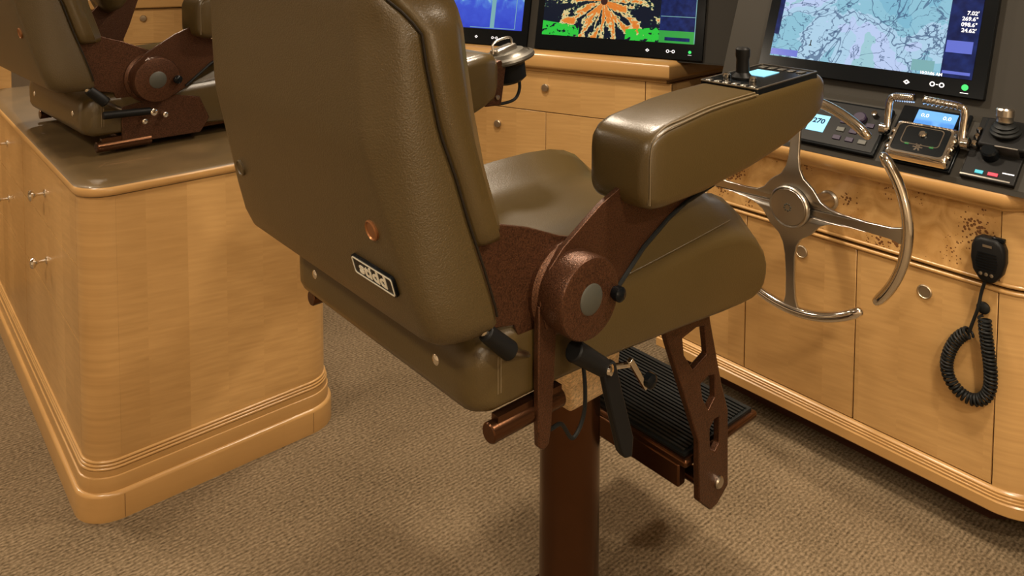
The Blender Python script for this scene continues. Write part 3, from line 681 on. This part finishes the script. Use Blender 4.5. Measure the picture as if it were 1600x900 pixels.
text('10:21:06 AM', .0115, lambda a, b, hh: F(.225+a, .052+b, h+.0016+hh), 'clock_readout', 'white', mr, .0002, 'RIGHT', .0002)
icon(mr, F, 'diamond', .135, .020, h); icon(mr, F, 'dial', .215, .024, h); icon(mr, F, 'power', .285, .026, h)
# boat mark on the chart
curve_plate([(-.006, 0), (.006, 0), (.0015, .004), (.0015, .018), (-.0015, .018), (-.0015, .004)], [], .0006, lambda a, b, hh: F(-.168+a, .093+b, h+.001+hh), 'buoy_mark', 'black', mr)

# ---- console below the radar screen
uC = V((-.342, .94, 0)).normalized(); nC = V((-uC.y, uC.x, 0)); nC = V((-.94, -.342, 0)).normalized(); oC = V((2.797, 2.159, 0)); zU = V((0, 0, 1))
cen = thing('radar_console', 'light wood console with drawers below the radar screen', 'console', (3.0, 2.9, 0))
def CB(b, ru, rn, rz): return b.obox(oC, uC, nC, zU, ru, rn, rz)
ULEN = 2.3
plan = lambda u, n_: (oC+uC*u+nC*n_)
ftp = [plan(ULEN, -.055), plan(.02, -.055), plan(.02, -.055)+V((.62, .02, 0)), plan(ULEN, -.62)]
MB().loft([[(p.x, p.y, z) for p in ftp] for z in (.08, .86)]).build('carcass', 'wood_dark', cen)
MB().loft([[(p.x, p.y, z) for p in [plan(ULEN, -.12), plan(.09, -.12), plan(.09, -.12)+V((.5, .02, 0)), plan(ULEN, -.58)]] for z in (0, .08)]).build('toe_kick', 'wood_dark', cen)
def cdoor(u0, u1, z0, z1, name, k=None):
    d = CB(MB(), (u0, u1), (-.055, -.036), (z0, z1)).build(name, 'wood', cen, bevel=.001, seg=1)
    if k:
        p = oC+uC*k[0]+nC*-.036+zU*k[1]
        MB().lathe(p, nC, ((.0175, 0), (.0185, .004), (.020, .010), (.016, .015), (.001, .016)), 24).build('latch', 'satin_nickel', d)
cdoor(.125, 1.15, .653, .848, 'drawer', (.635, .772)); cdoor(1.153, 2.2, .653, .848, 'drawer')
cdoor(.125, .632, .12, .649, 'door'); cdoor(.635, 1.15, .12, .649, 'door', (.905, .562)); cdoor(1.153, 1.66, .12, .649, 'door'); cdoor(1.663, 2.2, .12, .649, 'door')
CB(MB(), (.0, .121), (-.055, -.036), (.08, .848)).build('end_stile', 'wood', cen, bevel=.001, seg=1)
CB(MB(), (.1, ULEN), (-.055, -.030), (.08, .118)).build('base_trim', 'wood_solid', cen, bevel=.003)
e0 = plan(0, 0); pth = [plan(ULEN, 0), e0, e0+V((.62, .02, 0))]
sweep([(p.x, p.y) for p in pth], [(-.06, .848), (-.035, .848), (-.030, .852), (-.029, .866), (-.012, .869), (-.004, .874), (0, .886), (0, .926), (-.006, .942), (-.02, .950), (-.14, .951), (-.14, .848)]).build('nosing', 'wood_solid', cen, smooth=40)
sd_ = [plan(.02, -.055), plan(.02, -.055)+V((.60, .02, 0))]
MB().obox(sd_[0], V((1, .03, 0)).normalized(), (0, 1, 0), zU, (.0, .60), (-.018, -.002), (.08, .848)).build('end_panel', 'wood', cen)
tilt = R(12); vC = (zU*math.cos(tilt)-nC*math.sin(tilt)); 
dp = [( -.075, .945), (-.09, .95), (-.09-.75*math.tan(tilt), 1.70), (-.60, 1.70), (-.60, .945)]
def dl_(u): return [tuple(oC+uC*u+nC*a+zU*z) for a, z in dp]
MB().loft([dl_(-.30), dl_(ULEN)]).build('dash_housing', 'dash', cen, smooth=20)
u_c = -uC
def mon_org(uc, up_): return oC+uC*uc+nC*(-.090-(.0)*.2)+zU*.950+vC*up_
m2, F, n = monitor('radar_monitor', 'wide monitor in the centre showing orange and green radar returns', mon_org(.297, .004), u_c, vC, .845, .50, 'radar', None, .016)
h = .0172
glass(m2, F, -.388, .215, .072, .47, h, 'scr_radar', 'radar_picture')
glass(m2, F, .215, .383, .128, .47, h, 'scr_navy', 'side_bar')
glass(m2, F, .215, .383, .072, .128, h, 'scr_green', 'side_return')
glass(m2, F, .243, .36, .082, .098, h+.001, 'scr_navy', 'text_box')
glass(m2, F, .218, .383, .193, .1955, h+.001, 'scr_teal', 'frame_line')
glass(m2, F, .380, .383, .075, .47, h+.001, 'scr_teal', 'frame_line')
icon(m2, F, 'diamond', .165, .032, h, 1.1); icon(m2, F, 'dial', .275, .034, h, 1.1); icon(m2, F, 'power', .365, .036, h, .85)
m3, F, n = monitor('sounder_monitor', 'monitor showing a deep blue picture, partly hidden behind the chair back', mon_org(1.19, .004), u_c, vC, .845, .50, 'blue', None, .016)
glass(m3, F, -.36, .388, .080, .47, h, 'scr_blue', 'sounder_picture')
glass(m3, F, .345, .348, .086, .30, h+.001, 'scr_teal', 'frame_line')
glass(m3, F, .20, .225, .086, .30, h+.001, 'scr_teal', 'sounder_trace')
glass(m3, F, .08, .345, .084, .087, h+.001, 'scr_teal', 'frame_line')
icon(m3, F, 'diamond', .125, .036, h, 1.1); icon(m3, F, 'dial', .235, .036, h, 1.0)

# ---- far console, seen between the second chair's back and arm
oL = V((1.10, 6.10, 0)); uL = V((.976, -.217, 0)).normalized(); nL = V((-.217, -.976, 0)).normalized()
far = thing('side_console', 'light wood console with drawers beyond the second chair', 'console', (2.0, 6.1, 0))
def LB(ru, rn, rz): return MB().obox(oL, uL, nL, zU, ru, rn, rz)
LB((0, 2.4), (-.5, -.02), (0, 1.0)).build('carcass', 'wood_dark', far)
for k in range(5):
    u0 = -.04+.475*k
    d = LB((u0+.002, u0+.473), (-.02, 0), (.74, .988)).build('drawer', 'wood', far, bevel=.001, seg=1)
    p = oL+uL*(u0+.13+(.0 if k != 1 else .0))+nL*0+zU*.922
    MB().lathe(p, nL, ((.02, 0), (.024, .008), (.02, .016), (.001, .018)), 18).build('latch', 'satin_nickel', d)
    LB((u0+.002, u0+.473), (-.02, 0), (.10, .737)).build('door', 'wood', far, bevel=.001, seg=1)
LB((-.05, 2.45), (-.5, .03), (.995, 1.075)).build('nosing', 'wood_solid', far, bevel=.012, seg=3)
LB((-.05, 2.45), (-.5, .015), (1.075, 1.10)).build('worktop', 'wood_solid', far, bevel=.006)

# ================================================================ steering wheel
wc = V((1.92, 1.062, .791)); wt = R(0)
wn = V((-math.cos(wt), 0, math.sin(wt)*-0+.0)); wn = V((-math.cos(wt), 0, -math.sin(wt)*-1)).normalized()
wu = V((0, -1, 0)); wv = V((math.sin(wt), 0, math.cos(wt)))
wh = thing('steering_wheel', 'polished steel steering wheel with four spokes and open rim on the console', 'steering wheel', wc)
W = lambda a, r, h=0: wc+(wu*math.cos(a)+wv*math.sin(a))*r-wv.cross(wu)*-h
wn = wu.cross(wv)          # towards the helmsman
W = lambda a, r, h=0: wc+(wu*math.cos(a)+wv*math.sin(a))*r+wn*h
# hub and four flat spokes, with concave fillets between them
ring = []
for q in range(4):
    a0 = q*math.pi/2-R(1); ux, uy = math.cos(a0), math.sin(a0); px_, py_ = -uy, ux
    prof = ((.062, -.058), (.082, -.032), (.105, -.020), (.135, -.0145), (.20, -.0125), (.255, -.0145), (.285, -.022))
    for r, wd in prof: ring.append((ux*r+px_*wd, uy*r+py_*wd))
    for r, wd in prof[::-1]: ring.append((ux*r-px_*wd, uy*r-py_*wd))
def dish(a, b, h):
    r = math.hypot(a, b); return wc+wu*a+wv*b+wn*(h+.02-.028*min(1, r/.29))
sp_ = curve_plate(ring, [], .010, dish, 'spokes', 'steel', wh, bevel=.002)
hb = MB().lathe(wc+wn*.018, wn, ((.056, 0), (.056, .010), (.053, .013), (.049, .0115), (.048, .013), (.001, .0145)), 48).build('hub_cap', 'steel', wh)
for k in range(8):
    a = k*math.pi/4+.2
    p = wc+wn*.0325+(wu*math.cos(a)+wv*math.sin(a))*.009
    MB().lathe(p, wn, ((.0026, -.001), (.0026, .001), (.001, .0014)), 8).build('hub_emblem', 'capgrey', hb)
for q in range(4):
    a0 = q*math.pi/2-R(1)
    pts = [W(a0+R(-40+80*k/24), .292, -.008) for k in range(25)]
    rr = [.010]+[.0135]*23+[.010]
    pts = [W(a0+R(-41), .292, -.008)]+pts+[W(a0+R(41), .292, -.008)]; rr = [.004]+rr+[.004]
    MB().tube(pts, rr, 16).build('rim_arc', 'chrome', wh, smooth=70)
MB().cyl(wc+wn*.015, (XF-.002, wc.y, wc.z-.03), .020, 28, .022).build('column', 'steel', wh)
MB().lathe((XF+.001, wc.y, wc.z-.03), (-1, 0, 0), ((.028, 0), (.028, .005), (.024, .008), (.022, .010)), 32).build('column_flange', 'steel', wh)

# ================================================================ instruments on the slope
sS = V((.773, 0, .635)).normalized(); nS = V((-.635, 0, .773)).normalized(); PS = V((2.080, 0, .9145)); uS = V((0, -1, 0))
def FS(y, s, hh=0): return PS+V((0, y, 0))+sS*s+nS*hh
def SB(b, ry, rs, rh): return b.obox(PS, (0, 1, 0), sS, nS, ry, rs, rh)
ip = thing('autopilot_panel', 'flat black instrument panel with pale blue display behind the armrest', 'instrument panel', FS(1.03, .08))
SB(MB(), (.925, 1.15), (.003, .168), (0, .012)).build('panel', 'blackgloss', ip, bevel=.002)
SB(MB(), (.932, 1.143), (.010, .161), (.012, .0135)).build('face', 'black', ip, bevel=.001)
SB(MB(), (1.082, 1.134), (.045, .105), (.0135, .015)).build('display', 'lcd_light', ip)
for i in range(3):
    for j in range(3):
        SB(MB(), (.955+.036*i, .977+.036*i), (.03+.03*j, .045+.03*j), (.0135, .0165)).build('key', 'capgrey' if (i+j) % 3 == 0 else 'purple', ip, bevel=.001)
p = FS(1.0, .115, .0135); MB().lathe(p, nS, ((.018, 0), (.018, .010), (.015, .013), (.001, .013)), 24).build('dial', 'purple', ip)
p = FS(.965, .135, .0135); MB().lathe(p, nS, ((.008, 0), (.008, .014), (.001, .015)), 14).build('knob', 'chrome', ip)
text('270', .024, lambda a, b, hh: FS(1.108-a, .082+b, .0152+hh), 'display_digits', 'scr_navy', ip, .0003, 'CENTER', .0006)

th = thing('throttle_control', 'twin lever throttle control with chrome handles and blue display', 'throttle', FS(.815, .08))
SB(MB(), (.735, .908), (.003, .195), (0, .010)).build('base_plate', 'blackgloss', th, bevel=.002)
bd = SB(MB(), (.738, .890), (.004, .118), (.010, .042)).build('control_head', 'chrome', th, bevel=.008, seg=3)
SB(MB(), (.748, .880), (.014, .108), (.0415, .0435)).build('head_face', 'blackgloss', bd, bevel=.001)
curve_plate(rrect(.070, .051, .014), [rrect(.064, .045, .011)], .004, lambda a, b, hh: FS(.814-a, .060+b, .0435+hh), 'head_rim', 'chrome', bd)
curve_plate(rrect(.048, .030, .010), [rrect(.0455, .0275, .009)], .002, lambda a, b, hh: FS(.814-a, .072+b, .043+hh), 'inner_rim', 'chrome', bd)
MB().lathe(FS(.814, .078, .042), nS, ((.010, 0), (.010, .006), (.007, .009), (.001, .009)), 18).build('push_button', 'chrome', bd)
for k in range(3):
    a = k*math.pi/3
    MB().obox(FS(.814, .036, .042), V((0, 1, 0))*math.cos(a)+sS*math.sin(a), -V((0, 1, 0))*math.sin(a)+sS*math.cos(a), nS, (-.012, .012), (-.002, .002), (0, .002)).build('emblem_bar', 'chrome', bd)
for y in (.885, .743):
    for j in range(3):
        MB().lathe(FS(y, .028+.026*j, .030), nS, ((.009, 0), (.009, .010), (.006, .014), (.001, .0145)), 14).build('side_button', 'chrome', bd)
for i in range(2):
    SB(MB(), (.778-.0+.060*i, .788+.060*i), (.040, .046), (.042, .0435)).build('key_light', 'green_led', bd)
SB(MB(), (.755, .868), (.122, .182), (.010, .020)).build('display_frame', 'blackgloss', th, bevel=.002)
lc = SB(MB(), (.762, .861), (.130, .178), (.020, .0212)).build('display', 'lcd', th)
for i in range(5):
    SB(MB(), (.766+.0195*i, .778+.0195*i), (.1235, .1275), (.020, .0208)).build('display_key', 'white', th)
for i, yy in enumerate((.84, .785)):
    text(('0.0', '0.0')[i], .017, lambda a, b, hh, yy=yy: FS(yy-a, .160+b, .0214+hh), 'display_digits', 'white', th, .0002, 'CENTER')
for y0, y1 in ((.912, .850), (.726, .824)):
    sgn = 1 if y0 > .85 else -1
    piv = FS(y0, .085, .03); topz = V((piv.x+.014, y0, piv.z+.088)); end = V((topz.x, y1, topz.z+.004))
    lev = MB().tube(smoothpath([piv, piv+(topz-piv)*.5, topz-V((0, 0, .016)), topz+V((0, -.010*sgn, 0)), end+V((0, .02*sgn, 0)), end], 6), .0098, 12).build('lever', 'chrome', th)
    a_, b_ = topz+V((0, -.016*sgn, 0)), end
    for k in range(9):
        p = a_+(b_-a_)*(k/8); MB().lathe(p, (b_-a_), ((.0098, -.002), (.0125, 0), (.0098, .002)), 14).build('grip_ring', 'chrome', lev)
    MB().lathe(piv+V((0, .012*sgn, 0)), (0, -sgn, 0), ((.016, -.004), (.016, .012), (.010, .018), (.001, .018)), 20).build('pivot', 'chrome', lev)

jp = thing('thruster_panel', 'black thruster panel with joystick beside the throttle control', 'instrument panel', FS(.65, .08))
SB(MB(), (.594, .712), (.002, .195), (0, .012)).build('panel', 'black', jp, bevel=.002)
hd = SB(MB(), (.585, .690), (.085, .175), (.012, .040)).build('joystick_base', 'black', jp, bevel=.006, seg=3)
jb = FS(.640, .135, .040)
MB().lathe(jb, nS*.5+zU*.5, ((.034, 0), (.034, .004), (.026, .008), (.030, .012), (.022, .016), (.025, .020), (.016, .026)), 24).build('boot', 'rubber', hd)
MB().lathe(jb+(nS*.5+zU*.5).normalized()*.024, zU, ((.014, 0), (.018, .004), (.0185, .016), (.020, .018), (.020, .034), (.017, .038), (.001, .039)), 24).build('joystick_knob', 'steel', hd)
for j in range(3): MB().lathe(FS(.700, .095+.022*j, .014), nS, ((.009, 0), (.009, .012), (.005, .018), (.001, .018)), 12).build('toggle', 'chrome', jp)
kn = MB().lathe(FS(.662, .075, .012), nS, ((.020, 0), (.020, .022), (.016, .026), (.001, .026)), 20).build('knob', 'blackgloss', jp)
for (y0, y1, mtl) in ((.682, .664, 'cyan_led'), (.654, .632, 'red_led')):
    SB(MB(), (y1, y0), (.016, .026), (.012, .0145)).build('key', mtl, jp, bevel=.0008)
SB(MB(), (.604, .712), (.006, .010), (.012, .0128)).build('panel_line', 'steel', jp)
SB(MB(), (.60, .625), (.03, .033), (.012, .0125)).build('key_mark', 'white', jp)
SB(MB(), (.60, .65), (.082, .085), (.012, .045)).build('base_line', 'steel', jp)

# ================================================================ hand microphone on the console
mc = thing('hand_microphone', 'black hand microphone hanging on the console with a coiled cord', 'microphone', (2.09, .645, .725))
me_o = [(-.030, .048), (-.016, .055), (.016, .055), (.030, .047), (.037, .030), (.038, .0), (.032, -.030), (.018, -.050), (.010, -.056), (-.010, -.056), (-.018, -.050), (-.032, -.030), (-.038, .0), (-.037, .030)]
MF = frame((2.098, .645, .728), (0, -1, 0), (.0, 0, 1), (-1, 0, 0))
mb_ = MB()
loops = []
for sc_, hh in ((.92, -.010), (1.0, -.004), (1.0, .012), (.95, .019), (.84, .023)): loops.append([MF(a*sc_, b*sc_, hh) for a, b in me_o])
body = mb_.loft(loops).build('body', 'black', mc, smooth=45)
for i in range(7):
    w_ = .024-.0012*abs(i-3)
    MB().obox(MF(0, .018-.0068*i, .0232), (0, -1, 0), (0, 0, 1), (-1, 0, 0), (-w_, w_), (-.0013, .0013), (-.002, .0012)).build('grille_bar', 'blackgloss', body)
MB().obox(MF(0, .036, .0232), (0, -1, 0), (0, 0, 1), (-1, 0, 0), (-.010, .010), (-.003, .003), (-.002, .0006)).build('name_mark', 'steel', body)
for i in range(3): MB().lathe(MF(-.012+.012*i, -.033, .0215), (-1, 0, 0), ((.0042, 0), (.0042, .003), (.001, .0035)), 12).build('key', 'steel', body)
MB().obox(MF(.018, .053, .008), (0, -1, 0), (0, 0, 1), (-1, 0, 0), (-.012, .016), (-.004, .006), (-.006, .006)).build('top_key', 'blackgloss', body, bevel=.002)
MB().lathe((2.114, .645, .728), (-1, 0, 0), ((.016, 0), (.016, .006), (.009, .010), (.009, .022)), 16).build('hanger', 'steel', mc)
MB().lathe((2.1145, .658, .598), (-1, 0, 0), ((.012, 0), (.015, .006), (.015, .012), (.010, .016), (.001, .017)), 16).build('cord_clip', 'rubber', mc)
st = smoothpath([(2.098, .652, .676), (2.096, .660, .640), (2.092, .665, .600), (2.094, .676, .560), (2.096, .684, .530)], 8)
MB().tube(st, .0040, 8).build('cord_lead', 'rubber', mc)
loop_ = smoothpath([(2.096, .684, .530), (2.096, .703, .512), (2.096, .722, .478), (2.096, .733, .432), (2.096, .726, .395), (2.096, .704, .371), (2.096, .676, .362), (2.096, .650, .374), (2.096, .635, .404), (2.096, .634, .450), (2.096, .641, .500), (2.096, .648, .545), (2.098, .652, .578)], 14)
# helix round the loop
L = [0]
for a, b in zip(loop_, loop_[1:]): L.append(L[-1]+(b-a).length)
N = 1150; coil = []; turns = L[-1]/.0092
for i in range(N):
    s_ = L[-1]*i/(N-1); k = max(j for j in range(len(L)) if L[j] <= s_+1e-9); k = min(k, len(L)-2); t = (s_-L[k])/max(1e-9, L[k+1]-L[k])
    p = loop_[k].lerp(loop_[k+1], t); tg = (loop_[k+1]-loop_[k]).normalized(); a = tg.cross(V((1, 0, 0))).normalized(); ph = 2*math.pi*turns*i/(N-1)
    coil.append(p+(a*math.cos(ph)+V((1, 0, 0))*math.sin(ph))*.0125)
MB().tube(coil, .0034, 6).build('coiled_cord', 'rubber', mc)
